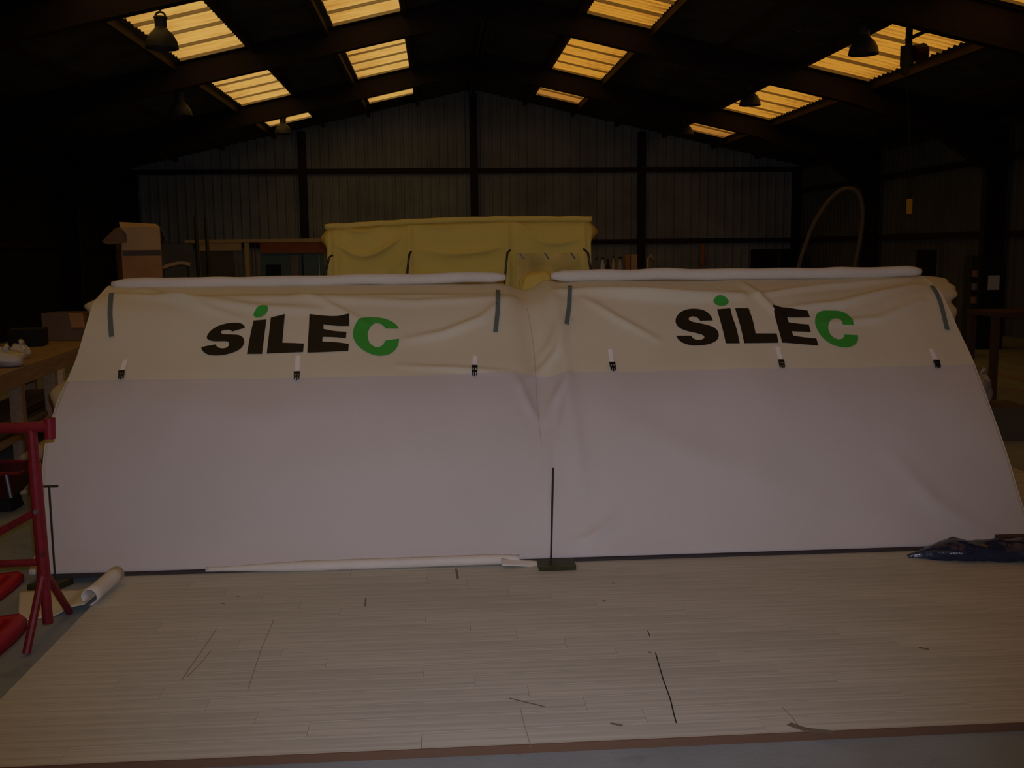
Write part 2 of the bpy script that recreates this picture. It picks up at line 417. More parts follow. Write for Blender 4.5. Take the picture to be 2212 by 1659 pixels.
def prof(t):
    t = max(0, min(TMAX, t)); i = 0
    while i < len(TT)-2 and TT[i+1] < t: i += 1
    f = (t-TT[i])/(TT[i+1]-TT[i]); a, b = PR[i], PR[i+1]
    dy, dz = b[0]-a[0], b[1]-a[1]; l = math.hypot(dy, dz)
    return a[0]+(b[0]-a[0])*f, a[1]+(b[1]-a[1])*f, -dz/l, dy/l
def tent_xt(px, py):
    """where the sight line of a photo pixel meets the tent's smooth arch: (x, distance up the cloth)"""
    d = ray(px, py); my = d.z/d.y
    for i in range(len(PR)-1):
        (ya, za), (yb, zb) = PR[i], PR[i+1]
        fa = za-(CAM.z+my*ya); fb = zb-(CAM.z+my*yb)
        if fa <= 0 <= fb or fb <= 0 <= fa:
            f = fa/(fa-fb) if fa != fb else 0; y = ya+(yb-ya)*f
            return d.x/d.y*y, TT[i]+(TT[i+1]-TT[i])*f
    if CAM.z+my*PR[0][0] < PR[0][1]: return d.x/d.y*PR[0][0], 0.0
    return d.x/d.y*PR[-1][0], TMAX
T_SEAM = tent_xt(600, 816)[1]
# creases read off the photo: (pixel polyline, width m, height m)
CR = [
 ([(250, 640), (420, 652), (560, 668), (700, 672)], .035, .016),
 ([(310, 628), (420, 660), (520, 690)], .03, .014),
 ([(640, 640), (715, 662), (790, 700)], .025, .013),
 ([(240, 644), (420, 648), (700, 646), (900, 642), (1085, 640)], .045, .012),
 ([(700, 650), (900, 656), (1075, 645)], .03, .012),
 ([(1110, 636), (1040, 690), (960, 722), (880, 735)], .03, .018),
 ([(860, 790), (1000, 800), (1090, 806)], .02, .01),
 ([(1260, 648), (1330, 690), (1420, 735)], .025, .015),
 ([(1230, 700), (1200, 760), (1130, 830)], .03, .016),
 ([(1215, 690), (1190, 740), (1160, 770)], .03, .012),
 ([(1215, 632), (1350, 640), (1480, 642), (1600, 640)], .045, .04),
 ([(1600, 612), (1635, 640), (1690, 690)], .025, .016),
 ([(1640, 640), (1780, 622), (1960, 605)], .03, .02),
 ([(1680, 672), (1820, 655), (1980, 618)], .03, .017),
 ([(1780, 700), (1900, 690), (1990, 650)], .03, .012),
 ([(1930, 990), (2020, 1090), (2120, 1150)], .06, .012),
 ([(1240, 1180), (1280, 1160), (1330, 1120)], .03, .018),
 ([(1110, 810), (1140, 870), (1160, 905)], .025, .014),
 ([(1230, 810), (1195, 860), (1180, 910)], .025, .014),
 ([(1225, 850), (1212, 930), (1205, 1010)], .025, .012),
 ([(1190, 900), (1182, 1000), (1178, 1150)], .03, .014),
 ([(1330, 900), (1500, 980), (1750, 1080)], .10, .008),
 ([(300, 860), (520, 900), (760, 900)], .10, .006),
]
CRX = []
for pts, wd, h in CR: CRX.append(([tent_xt(*p) for p in pts], wd, h))
def seg_d(x, t, a, b):
    dx, dt = b[0]-a[0], b[1]-a[1]; l2 = dx*dx+dt*dt
    f = max(0, min(1, ((x-a[0])*dx+(t-a[1])*dt)/l2)); return math.hypot(x-a[0]-f*dx, t-a[1]-f*dt), f
def disp(x, t):
    h = .014*noise.noise(Vector((x*1.3, t*1.6, 3.1))) + .006*noise.noise(Vector((x*4, t*3, 7.7)))
    for pts, wd, am in CRX:
        best = 9; g = 0; n = len(pts)-1
        for i in range(n):
            d, f = seg_d(x, t, pts[i], pts[i+1])
            if d < best: best = d; g = (i+f)/n
        if best < wd*3: h += 1.5*am*math.exp(-(best/wd)**2)*(.35+.65*math.sin(math.pi*max(.02, min(.98, g))))
    # the two modules meet at a slack gather
    c = .60-.03*(t-1)
    h -= .05*math.exp(-((x-c)/.10)**2)*smooth01((t-.2)/1.2)
    h += .02*math.exp(-((x-c-.14)/.05)**2)*smooth01((t-.1)/.6)
    return h*smooth01(t/.12)
XA, XB = -2.13, 3.27
def S(x, t, off=0.0):
    y, z, ny, nz = prof(t); h = disp(x, t)+off
    return Vector((x, y+ny*h, z+nz*h))
tent = thing('white_tent', 'long white canvas arch tent printed with two dark and green logos', 'tent', (0.6, 6.6, 0))
INV = Vector((-.6, -6.6, 0))
def tb(mb, name, m, parent=tent, **k):
    mb.v = [(p[0]-.6, p[1]-6.6, p[2]) for p in mb.v] if parent is tent else mb.v
    return mb.build(name, m, parent, **k)
def edge_l(t): return XA - .05*math.exp(-((t-.75)/.35)**2) - .03*math.exp(-(t/.12)**2)
def edge_r(t): return XB + .03*math.exp(-(t/.2)**2) - .03*math.exp(-((t-.8)/.4)**2)
def sheet(t0, t1, nt, off):
    ts = lin(t0, t1, nt)
    def fn(u, t):
        x = edge_l(t)+(edge_r(t)-edge_l(t))*u; return S(x, t, off)
    return MB().grid(fn, lin(0, 1, 300), ts)
tag(tb(sheet(0, T_SEAM+.03, 55, 0), 'lower_panel', CANVAS_W, smooth=True, solid=.003, offset=-1), 'greyish white lower canvas panel')
tag(tb(sheet(T_SEAM-.004, TMAX, 74, .002), 'upper_flap', CANVAS_F, smooth=True), 'cream upper canvas flap carrying the logos')
# stitched centre seam
sm_px = [(1139, 652), (1148, 700), (1154, 745), (1157, 790), (1160, 850), (1164, 905), (1170, 960)]
sp_ = [tent_xt(*p) for p in sm_px]
def ribbon(pts_xt, wd, off, wend=None):
    m = MB(); V = []; P3 = []
    dense = []
    for (a, b) in zip(pts_xt[:-1], pts_xt[1:]):
        for k in range(6): dense.append((a[0]+(b[0]-a[0])*k/6, a[1]+(b[1]-a[1])*k/6))
    dense.append(pts_xt[-1]); n = len(dense)
    for i, (x, t) in enumerate(dense):
        a = dense[max(i-1, 0)]; b = dense[min(i+1, n-1)]; dx, dt = b[0]-a[0], b[1]-a[1]; l = math.hypot(dx, dt)
        px, pt = -dt/l*wd/2, dx/l*wd/2
        V += [S(x-px, t-pt, off), S(x+px, t+pt, off)]
    return MB().add(V, [(2*i, 2*i+1, 2*i+3, 2*i+2) for i in range(n-1)])
tb(ribbon(sp_, .004, .0045), 'centre_seam', mat('seam', (.55, .44, .34), .9), solid=.001)
# velcro strips
for pts in ([(242, 642), (239, 685), (242, 730)], [(1076, 628), (1075, 675), (1070, 720)], [(1231, 622), (1229, 665), (1223, 708)], [(2012, 622), (2032, 660), (2045, 714)]):
    tb(ribbon([tent_xt(*p) for p in pts], .028, .011), 'velcro_strip', VELCRO, solid=.004)
# white straps with black buckles
for (a, b, c) in (((272, 781), (265, 808), (263, 822)), ((644, 772), (642, 808), (641, 821)), ((1026, 774), (1025, 801), (1025, 815)),
                  ((1317, 757), (1322, 787), (1325, 801)), ((1678, 753), (1686, 783), (1689, 796)), ((2009, 757), (2021, 784), (2025, 796))):
    xa, xb, xc = tent_xt(*a), tent_xt(*b), tent_xt(*c)
    st = tb(ribbon([xa, xb], .026, .013), 'strap', WEBBING, solid=.003)
    p0, p1 = S(*xb, .018), S(*xc, .016); _, _, ny, nz = prof(xb[1]); nrm = Vector((0, ny, nz)); d = (p1-p0); sx = d.cross(nrm).normalized()
    bm_ = MB(); wv = .036
    for q in (-.42, .42): bm_.bar(p0+sx*wv*q, p1+sx*wv*q*.8, .006, .012, nrm)
    bm_.bar(p0-sx*wv*.5, p0+sx*wv*.5, .009, .014, nrm); bm_.bar(p0+d*.15, p1+d*.12, .008, .012, nrm); bm_.bar(p0+d*.55-sx*wv*.4, p0+d*.55+sx*wv*.4, .008, .012, nrm)
    bm_.v = [(p[0]-.6, p[1]-6.6, p[2]) for p in bm_.v]
    tag(bm_.build('buckle', PLASTIC_K, st), 'black side-release buckle')
# printed logo letters, wrapped on the cloth
LG1 = dict(org=(400, 640), sc=500/2212, L=[
 ('S', 0, [(572,300),(560,275),(520,260),(450,256),(370,266),(300,290),(245,325),(210,370),(205,400),(225,420),(265,432),(330,434),(390,432),(415,440),(422,460),(412,485),(385,500),(345,503),(310,490),(288,462),(152,486),(160,515),(185,545),(225,565),(280,572),(350,570),(430,552),(500,525),(545,490),(566,450),(566,420),(550,390),(515,372),(450,368),(370,366),(345,355),(342,340),(360,328),(400,322),(435,326),(450,342),(572,306)]),
 ('dot', 1, [(652,188),(665,160),(700,132),(745,117),(785,120),(800,138),(790,165),(760,190),(715,210),(670,210)]),
 ('I', 0, [(655,238),(778,228),(755,400),(735,552),(590,552),(625,360)]),
 ('L', 0, [(820,210),(955,182),(930,450),(1135,458),(1128,540),(780,550),(800,380)]),
 ('E', 0, [(1190,182),(1380,196),(1570,185),(1568,290),(1440,288),(1325,274),(1322,318),(1420,338),(1542,346),(1538,408),(1420,396),(1315,395),(1312,440),(1420,442),(1565,462),(1560,530),(1350,540),(1168,545),(1180,360)]),
 ('C', 1, [(2043,318),(1915,318),(1890,285),(1850,265),(1810,268),(1775,295),(1750,340),(1742,385),(1755,440),(1785,475),(1825,495),(1865,490),(1895,465),(1912,432),(2045,412),(2040,460),(2020,505),(1980,545),(1920,570),(1850,577),(1780,562),(1710,530),(1650,480),(1615,430),(1602,380),(1608,320),(1630,265),(1670,225),(1720,208),(1800,208),(1890,218),(1970,245),(2025,285)])])
LG2 = dict(org=(1420, 620), sc=480/2212, L=[
 ('S', 0, [(552,335),(540,300),(510,260),(460,230),(390,216),(310,218),(240,242),(195,285),(178,330),(185,370),(215,405),(280,435),(370,455),(430,470),(462,485),(468,505),(450,522),(410,530),(370,522),(345,500),(335,484),(188,484),(200,515),(240,550),(300,575),(380,587),(480,580),(560,558),(605,520),(613,480),(600,435),(560,400),(490,375),(400,355),(340,345),(312,325),(315,305),(340,292),(375,295),(410,312),(425,337)]),
 ('dot', 1, [(552,150),(570,128),(610,117),(660,122),(700,140),(710,160),(695,182),(650,195),(605,190),(570,172)]),
 ('I', 0, [(592,225),(725,220),(745,310),(785,410),(818,570),(680,568),(650,430),(620,320)]),
 ('L', 0, [(770,220),(905,222),(945,330),(975,472),(1185,472),(1203,565),(862,570),(825,400)]),
 ('E', 0, [(1137,203),(1300,235),(1490,248),(1517,310),(1400,312),(1288,312),(1305,360),(1400,372),(1505,380),(1525,455),(1430,450),(1335,448),(1352,490),(1450,505),(1580,518),(1602,588),(1420,572),(1240,562),(1200,420)]),
 ('C', 1, [(1955,388),(1840,384),(1820,340),(1790,320),(1750,320),(1715,345),(1695,390),(1700,440),(1725,485),(1765,520),(1815,530),(1850,512),(1862,478),(1995,485),(1998,530),(1980,570),(1930,600),(1860,610),(1780,595),(1700,560),(1630,500),(1585,430),(1565,370),(1568,310),(1590,265),(1640,242),(1720,240),(1800,238),(1870,258),(1920,300)])])
def round_poly(p):
    """soften the curved runs of an outline, keep its sharp corners"""
    for _ in range(2):
        q = []; n = len(p)
        for i in range(n):
            a, b, c = (Vector(p[i-1]), Vector(p[i]), Vector(p[(i+1) % n]))
            ang = (b-a).angle(c-b) if (b-a).length > 1e-6 and (c-b).length > 1e-6 else 0
            if ang > math.radians(52): q.append(tuple(b))
            else:
                q.append(tuple(b+(a-b)*.25)); q.append(tuple(b+(c-b)*.25))
        p = q
    return p
for lg, nm in ((LG1, 'left'), (LG2, 'right')):
    for ch, g, poly in lg['L']:
        pts = [tent_xt(lg['org'][0]+x*lg['sc'], lg['org'][1]+y*lg['sc']) for x, y in round_poly(poly)]
        xs = [p[0] for p in pts]; ts = [p[1] for p in pts]; n = len(pts); inner = []
        x = min(xs)
        while x < max(xs):
            t = min(ts)
            while t < max(ts): inner.append((x+.003, t+.003)); t += .018
            x += .018
        V = [Vector(p) for p in pts]+[Vector(p) for p in inner]
        res = delaunay_2d_cdt(V, [], [list(range(n))], 1, 1e-5)
        mb = MB().add([S(v.x, v.y, .0055) for v in res[0]], [tuple(f) for f in res[2]])
        o = tb(mb, 'printed_dot' if ch == 'dot' else 'printed_letter', PRINT_G if g else PRINT_K, smooth=True)
        tag(o, ('green dot over the letter I' if ch == 'dot' else ('green' if g else 'black')+' printed letter '+ch))
# rolled-up canvas along the ridge
def roll(x0, x1, z0, z1, r0, y=6.75):
    n = 60; pts = []; rs = []
    for i in range(n):
        f = i/(n-1); x = x0+(x1-x0)*f
        pts.append((x, y+.012*noise.noise(Vector((x*2, 1, 0))), z0+(z1-z0)*f+.010*noise.noise(Vector((x*3, 5, 0)))))
        e = min(1, .55+min(f, 1-f)*14)
        rs.append(r0*e*(1+.16*noise.noise(Vector((x*5, 2, 9)))))
    return MB().tube(pts, rs, 14)
tb(roll(-2.10, .44, 1.506, 1.522, .036), 'canvas_roll', CANVAS_R, smooth=True)
tb(roll(.74, 3.27, 1.527, 1.520, .038), 'canvas_roll', CANVAS_R, smooth=True)
# rear slope and ends
RP = [(7.05, 1.36), (7.3, 1.3), (7.6, 1.1), (7.95, .75), (8.2, .35), (8.3, .03)]
RPc = catmull(RP, 4)
def rear(u, i):
    y, z = RPc[i]; x = XA+(XB-XA)*u; h = .02*noise.noise(Vector((x*1.5, z*2, 20))); return Vector((x, y+h, z+h*.3))
tb(MB().grid(rear, lin(0, 1, 60), list(range(len(RPc)))), 'rear_slope', CANVAS_W, smooth=True, solid=.004)
TB = {py: tent_xt(600, py)[1] for py in (612, 640, 655, 672, 800, 818, 850, 905)}
def end_wall(sgn):
    def fn(u, v):
        # v up the cloth, u front to rear; slack cloth swells outwards behind the front edge
        t = v*TMAX; yf, zf, ny, nz = prof(t); e = edge_l(t) if sgn < 0 else edge_r(t)
        k = v*(len(RPc)-1); i = min(int(k), len(RPc)-2); f = k-i; j = len(RPc)-1
        yr = RPc[j-i][0]*(1-f)+RPc[j-i-1][0]*f; zr = RPc[j-i][1]*(1-f)+RPc[j-i-1][1]*f
        y = yf+(yr-yf)*u; z = zf+(zr-zf)*u
        if sgn < 0:
            bu = .16*math.exp(-((t-TB[850])/.12)**2)+.105*math.exp(-((t-TB[655])/.08)**2)+.012*math.sin(t*14)**2
        else:
            bu = .21*smooth01((t-TB[800])/(TB[640]-TB[800]))*(1-.28*math.exp(-((t-TB[672])/.05)**2))*(1-.35*smooth01((t-TB[612])/.25))+.06*math.exp(-((t-TB[818])/.06)**2)+.05*math.exp(-((t-TB[905])/.12)**2)+.008*math.sin(t*40)
        env = math.sin(math.pi*min(1, u*5)/2)*(1-smooth01((u-.25)/.75))
        S0 = S(e, t, .003)
        if u == 0: return S0
        return Vector((e+sgn*bu*env, S0.y+(y-yf), S0.z+(z-zf)))
    us = [0, .01, .025, .045, .07, .1, .14, .18, .24, .32, .45, .6, .8, 1]
    return MB().grid(fn, us, lin(0, 1, 90))
tb(end_wall(-1), 'end_wall', CANVAS_F, smooth=True, solid=.004)
tb(end_wall(1), 'end_wall', CANVAS_F, smooth=True, solid=.004)
gs = MB().box((XA+.02, 5.275, FZ+.0005), (XB-.02, 8.28, FZ+.014)); tb(gs, 'hem_shadow_sheet', mat('hem_shadow_sheet', (.05, .04, .04), .7))  # dark sheet added to draw the shadow line under the hem
# bottom hem folded over in front of the left half
hm = MB(); n = 50; pts = []; rs = []
for i in range(n):
    f = i/(n-1); x = -1.25+(.40+1.25)*f
    pts.append((x, 5.275-.02*f, .052+.012*f)); rs.append(.012+.016*smooth01(f*3)*(1-.5*smooth01((f-.93)/.07)))
hm.tube(pts, rs, 10)
tb(hm, 'folded_hem', CANVAS_R, smooth=True)
hm2 = MB().grid(lambda u, v: Vector((.30+.22*u, 5.235-.06*v*(1-u*.5)+.03*u, .075-.035*u-.02*v)), lin(0, 1, 8), lin(0, 1, 5))
tb(hm2, 'hem_tail', CANVAS_R, smooth=True, solid=.006)

# ================================================================== ROD STANDS WEIGHING DOWN THE HEM
st = thing('rod_stand', 'thin dark rod on a flat steel base before the tent centre', 'stand', (.59, 5.19, FZ))
b_ = MB().box((-.098, -.06, 0), (.098, .06, .03)); b_.build('base', STEEL_D, st, bevel=.004)
top = at(1195, 1010, 5.22)-Vector((.59, 5.19, FZ)); bot = at(1190, 1196, 5.19)-Vector((.59, 5.19, FZ)); bot.z = .03
MB().tube([bot, top], .0055, 8).build('rod', RODMAT, st)
st2 = thing('rod_stand', 'thin dark T-topped rod on a steel base beside the red trestle', 'stand', (-2.035, 5.22, 0))
MB().add([(-.09,-.05,.0),(.07,-.05,.0),(.11,.05,.0),(-.05,.05,.0),(-.09,-.05,.035),(.07,-.05,.035),(.11,.05,.035),(-.05,.05,.035)], ((0,3,2,1),(4,5,6,7),(0,1,5,4),(1,2,6,5),(2,3,7,6),(3,0,4,7))).build('base', STEEL_D, st2, bevel=.004)
tp = at(106, 1050, 5.24)-Vector((-2.035, 5.22, 0)); bt = at(118, 1234, 5.22)-Vector((-2.035, 5.22, 0)); bt.z = .04
MB().tube([bt, tp], .0055, 8).build('rod', RODMAT, st2)
MB().bar(tp-Vector((.045, 0, 0)), tp+Vector((.045, 0, 0)), .008, .008).build('crossbar', RODMAT, st2)

# ================================================================== RED TRESTLE
TX, TY = -1.80, 4.47
tr = thing('trestle', 'red steel builders trestle standing left of the plank floor', 'trestle', (TX, TY, 0))
O = Vector((TX, TY, 0))
def tl(p): return Vector(p)-O
tp_top = tl(at(68, 928, TY)); tp_bot = tl(at(104, 1346, TY-.02))
f1, f2 = tl(on_z(57, 1412, .01)), tl(on_z(150, 1322, .01))
for sx in (0, -1.05):
    D = Vector((sx, 0, 0))
    m = MB().tube([tp_top+D, tp_bot+D], .022, 12); m.build('post', RED, tr, smooth=False)
    hub = tp_bot.lerp(tp_top, .28)+D
    MB().tube([hub, f1+D], .017, 10).build('leg', RED, tr); MB().tube([hub, f2+D], .017, 10).build('leg', RED, tr)
    MB().tube([hub-(tp_top-tp_bot).normalized()*.05, hub+(tp_top-tp_bot).normalized()*.48], .027, 12).build('sleeve', RED, tr)
tb0 = tl(at(104, 922, TY)); tb1 = Vector((tb0.x-1.25, tb0.y, tb0.z-.005))
MB().tube([tb0, tb1], .024, 12).build('top_bar', RED, tr)
MB().tube([tl(at(107, 903, TY)), tl(at(108, 947, TY))], .024, 12).build('bar_stop', RED, tr)
lb0 = tp_bot.lerp(tp_top, .32); MB().tube([lb0, lb0+Vector((-1.05, 0, -.01))], .016, 10).build('lower_bar', RED, tr)
br0 = tl(at(78, 1106, TY)); MB().tube([br0, br0+Vector((-.95, 0, -.5))], .016, 10).build('brace', RED, tr)
pin = tl(at(80, 1104, TY-.03)); MB().tube([pin, pin+Vector((0, -.02, 0))], .009, 8).build('bolt', BLUECAN, tr)

# red plastic loops at the left edge
def loop(name, label, cx, cy, lx, ly, h=.05, rt_=.035):
    t = thing(name, label, 'plastic stand', (cx, cy, 0), 0)
    m = MB(); n = 40; outer = []; 
    def sup(a, k): 
        c, s = math.cos(a), math.sin(a); e = .75
        f = 1/max(.62, math.cos(((a+math.pi/3) % (2*math.pi/3))-math.pi/3)+.12)
        return (k*lx*c*f*1.1, k*ly*s*f*1.1)
    ring = [(1, 0), (1.0, h*.7), (.93, h), (.62, h), (.55, h*.6), (.55, 0)]
    V = [(*sup(2*math.pi*i/n, k), z) for k, z in ring for i in range(n)]
    m.add(V, [(j*n+i, j*n+(i+1) % n, ((j+1) % 6)*n+(i+1) % n, ((j+1) % 6)*n+i) for j in range(6) for i in range(n)])
    m.build('rim', REDPL, t, smooth=True)
    return t
p1 = on_z(44, 1392, .0); p2 = on_z(38, 1280, .0)
a1 = loop('red_plastic_loop', 'thick red plastic loop lying by the front foot of the trestle', p1.x-.215, p1.y+.0, .19, .15, .07)
a2 = loop('red_plastic_loop', 'red plastic loop lying on the floor behind the trestle', p2.x-.195, p2.y+.0, .17, .15, .05)

# ================================================================== CURLED CANVAS SHEET ON THE FLOOR
cs = thing('canvas_sheet', 'loose beige canvas sheet curling up at one edge on the floor', 'canvas', (-2.0, 5.0, 0))
A = [(-2.15, 5.14), (-1.70, 5.16), (-1.72, 4.82), (-1.99, 4.72)]
def shf(u, v):
    x0 = A[0][0]+(A[3][0]-A[0][0])*v; x1 = A[1][0]+(A[2][0]-A[1][0])*v
    y = (A[0][1]+(A[1][1]-A[0][1])*u)*(1-v)+(A[3][1]+(A[2][1]-A[3][1])*u)*v
    x = x0+(x1-x0)*u
    return Vector((x+2.0, y-5.0, .008+.03*smooth01((x+1.86)/.1)+.006*noise.noise(Vector((x*5, y*5, 0)))))
mb = MB().grid(shf, lin(0, 1, 30), lin(0, 1, 16))
mb.build('flat_sheet', CANVAS_F, cs, smooth=True, solid=.003)
rc = MB(); nn = 26
def curl(u, v):
    a = u*1.75*math.pi; r = .042-.010*u
    cx = -1.695+.02*(1-v); cy = 5.17-.36*v
    return Vector((cx+2.0+r*math.sin(a), cy-5.0, FZ+.008+.042-r*math.cos(a)))
rc.grid(curl, lin(0, 1, nn), lin(0, 1, 6)); rc.build('curled_edge', CANVAS_R, cs, smooth=True, solid=.003)

# ================================================================== NAVY PLASTIC BUNDLE + BLOCK AT THE RIGHT
bp = []; br = []
PTS = [((1962, 1192), .008), ((1990, 1190), .022), ((2020, 1188), .04), ((2060, 1188), .062), ((2100, 1195), .056), ((2150, 1199), .058), ((2212, 1204), .062), ((2270, 1208), .06), ((2330, 1212), .05)]
for i, ((px, py), r) in enumerate(PTS):
    q = at(px, py, 5.17-.016*i); q.z = FZ+r*.8; bp.append(q); br.append(r)
bpp = catmull([tuple(p) for p in bp], 6); brr = [r[0] for r in catmull([(r,) for r in br], 6)]
n = 22; V = []
for i, (p, r) in enumerate(zip(bpp, brr)):
    for k in range(n):
        a = 2*math.pi*k/n; q = 1+.28*noise.noise(Vector((p[0]*9, math.cos(a)*1.6, math.sin(a)*1.6)))+.12*noise.noise(Vector((p[0]*30, math.cos(a)*4, math.sin(a)*4)))
        V.append((p[0], p[1]+1.5*r*q*math.cos(a), max(FZ+.001, p[2]+r*q*math.sin(a)*1.0)))
mb = MB().add(V, [(i*n+k, i*n+(k+1) % n, (i+1)*n+(k+1) % n, (i+1)*n+k) for i in range(len(bpp)-1) for k in range(n)])
mb.add([V[k] for k in range(n)], [tuple(range(n))]); mb.add(V[-n:], [tuple(range(n))])
o = mb.build('plastic_bundle', BLUEP, smooth=True); tag(o, 'crumpled shiny navy plastic sheeting along the tent hem', 'plastic sheet')
c0 = at(2160, 1160, 5.205)
o = MB().box((0, 0, 0), (.34, .055, c0.z-FZ-.001)).build('wood_block', DARKBR, None, bevel=.004); o.location = (c0.x, 5.205, FZ+.001)
tag(o, 'dark brown wooden block between the navy plastic and the tent corner', 'block')

# ================================================================== YELLOW TENT BEHIND
YT = 9.6
yt = thing('yellow_tent', 'yellow canvas tent with black bungee cords standing behind the white tent', 'tent', (at(990, 540, YT).x, YT+.9, 0))
yo = Vector(yt.location)
xl, xr_ = at(706, 560, YT).x, at(1278, 560, YT).x
ztl, ztr = at(715, 488, YT+.12).z, at(1270, 471, YT+.12).z
ribs = [at(724, 540, YT).x, at(884, 540, YT).x, at(1097, 540, YT).x, at(1262, 540, YT).x]
def ytop(x): f = (x-xl)/(xr_-xl); return ztl+(ztr-ztl)*f+.03*math.sin(math.pi*f)
YP = [(0, 0, 0), (.0, .6, 0), (.02, 1.3, 0), (.05, 1.75, 0), (.09, 1.95, 0), (.16, 2.03, 0), (.3, 2.06, 0), (.8, 2.07, 0), (1.3, 2.04, 0), (1.6, 1.9, 0), (1.75, 1.2, 0), (1.8, 0, 0)]
YPc = catmull(YP, 26)
def ysurf(u, i):
    y, z, _ = YPc[i]; x = xl+(xr_-xl)*u; zz = z/2.06*ytop(x)
    k = 0
    while k < 2 and x > ribs[k+1]: k += 1
    g = max(0, min(1, (x-ribs[k])/(ribs[k+1]-ribs[k]))); sagf = 4*g*(1-g)
    fr = 1 if y < .3 else 0
    d = 0
    if fr:
        d += .06*sagf*smooth01((2.0-z)/.6)                      # cloth hangs in between the hoops
        ph = (z + .12*sagf*(1 if k != 0 else 1.4) - .10*(g-.5 if k == 0 else (.5-g if k == 2 else 0)))*26
        d -= .06*(1-abs(math.sin(ph*.5 + 1.3*k + .9*noise.noise(Vector((x*2, z*3, k))))))**2*sagf**.6*max(.15, .7+1.3*noise.noise(Vector((x*1.5, z*3.5, 4+k))))
        for rx in ribs: d -= .03*math.exp(-((x-rx)/.03)**2)
    lo = .06*(1-z/2.06)
    return Vector((x - yo.x + (-lo if u < .02 else lo if u > .98 else 0)*0, YT+y+d-yo.y, zz))
MB().grid(ysurf, lin(0, 1, 150), list(range(len(YPc)))).build('canvas', CANVAS_Y, yt, smooth=True, solid=.004)
for sg in (0, 1):
    x = xl if sg == 0 else xr_; s = -1 if sg == 0 else 1
    def ye(u, v, x=x, s=s):
        z = v*2.05; yf = 0.0
        for (a, b) in zip(YPc[:-1], YPc[1:]):
            if a[1] <= z <= b[1] and a[0] < .8: yf = a[0]; break
        zz = z/2.06*ytop(x)
        bu = (.10*math.exp(-((z-1.93)/.07)**2)+.05*abs(math.sin(z*5+sg))*.6)*math.sin(math.pi*min(1, u*6)/2)*(1-u)
        return Vector((x-yo.x+s*bu, YT+yf+(1.75-yf)*u-yo.y, zz))
    MB().grid(ye, [0, .03, .07, .12, .2, .4, .7, 1], lin(0, 1, 60)).build('end_wall', CANVAS_Y, yt, smooth=True, solid=.004)
n = 60; pts = [(xl-.02+(xr_-xl+.04)*i/(n-1)-yo.x, .12+YT-yo.y, ytop(xl+(xr_-xl)*i/(n-1))-.01+.008*noise.noise(Vector((i*.3, 0, 0)))) for i in range(n)]
MB().tube(pts, .026, 10).build('ridge_roll', CANVAS_Y, yt, smooth=True)
for a, b, c in (((719, 551), (711, 556), (702, 596)), ((888, 543), (884, 550), (879, 596)), ((1102, 540), (1096, 546), (1089, 618)), ((1260, 537), (1270, 546), (1277, 590))):
    P3 = [at(*a, YT-.06)-yo, at(*b, YT-.07)-yo, at(*c, YT-.05)-yo]
    P3.append(Vector((P3[2].x, P3[2].y, .3)))
    MB().tube(P3, .011, 8).build('bungee_cord', PLASTIC_K, yt, smooth=True)
pk0, pk1 = at(1114, 548, YT-.09), at(1251, 606, YT-.09)
mb = MB().grid(lambda u, v: Vector((pk0.x+(pk1.x-pk0.x)*u-yo.x, YT-.10-yo.y-.03*math.sin(math.pi*v)-.02*noise.noise(Vector((u*3, v*5, 1))), pk0.z-.9*(pk0.z-.9)*v+.02*math.sin(3*math.pi*u)*v)), lin(0, 1, 40), lin(0, 1, 40))
pk = mb.build('pocket_panel', mat('pocket', (.66, .52, .14), .8, var=.35, vscale=5), yt, smooth=True, solid=.006)
for px in (1127, 1181, 1238):
    q = at(px, 553, YT-.14)-yo; MB().bar(q+Vector((-.02, 0, .03)), q+Vector((.02, 0, -.03)), .012, .012).build('pocket_toggle', PLASTIC_K, pk)
at_gap = at(1180, 600, 9.0)
# ochre bundle seen through the gap
bn = thing('canvas_bundle', 'crumpled ochre canvas bundle between the two tents', 'canvas', (at(1163, 600, 8.95).x, 8.95, 0))
m = MB()
def bl(u, v):
    a = 2*math.pi*u; b = math.pi*(v-.5); q = 1+.3*noise.noise(Vector((math.cos(a)*2.2, math.sin(a)*2.2, v*6)))+.15*noise.noise(Vector((math.cos(a)*5, math.sin(a)*5, v*14)))
    return Vector(((.22*q*math.cos(a)*math.cos(b)**.4), .18*q*math.sin(a)*math.cos(b)**.5, .755+.75*math.sin(b)*(1+.02*noise.noise(Vector((u*5, v*5, 0))))))
m.grid(bl, lin(0, 1, 33)[:-1], lin(0.001, .999, 30), closed=True)
m.build('folded_canvas', CANVAS_Y, bn, smooth=True)

# ================================================================== CARTONS BEHIND, LEFT
CYD = 11.5
def px_box(x0, y0, x1, y1, Y): a, b = at(x0, y0, Y), at(x1, y1, Y); return min(a.x, b.x), max(a.x, b.x), min(a.z, b.z), max(a.z, b.z)
x0, x1, z0, z1 = px_box(243, 541, 326, 490, CYD)
bt_ = thing('tool_bench', 'brown wooden bench under the stacked cartons', 'bench', ((x0+x1)/2, CYD+.3, 0))
MB().box((-.6, -.32, .80), (.6, .32, .84)).build('bench_top', WOOD, bt_)
for sx in (-.55, .55):
    for sy in (-.27, .27): MB().box((sx-.03, sy-.03, 0), (sx+.03, sy+.03, .80)).build('leg', WOOD, bt_)
CR_Z = .42
lowc = thing('carton', 'brown cardboard carton with dark tape carrying the open carton', 'box', ((x0+x1)/2, CYD+.23, .84), CR_Z)
hw = (x1-x0)/2*.98
MB().box((-hw, -.22, 0), (hw, .22, z0-.84-.01)).build('body', CARD2, lowc, bevel=.004)
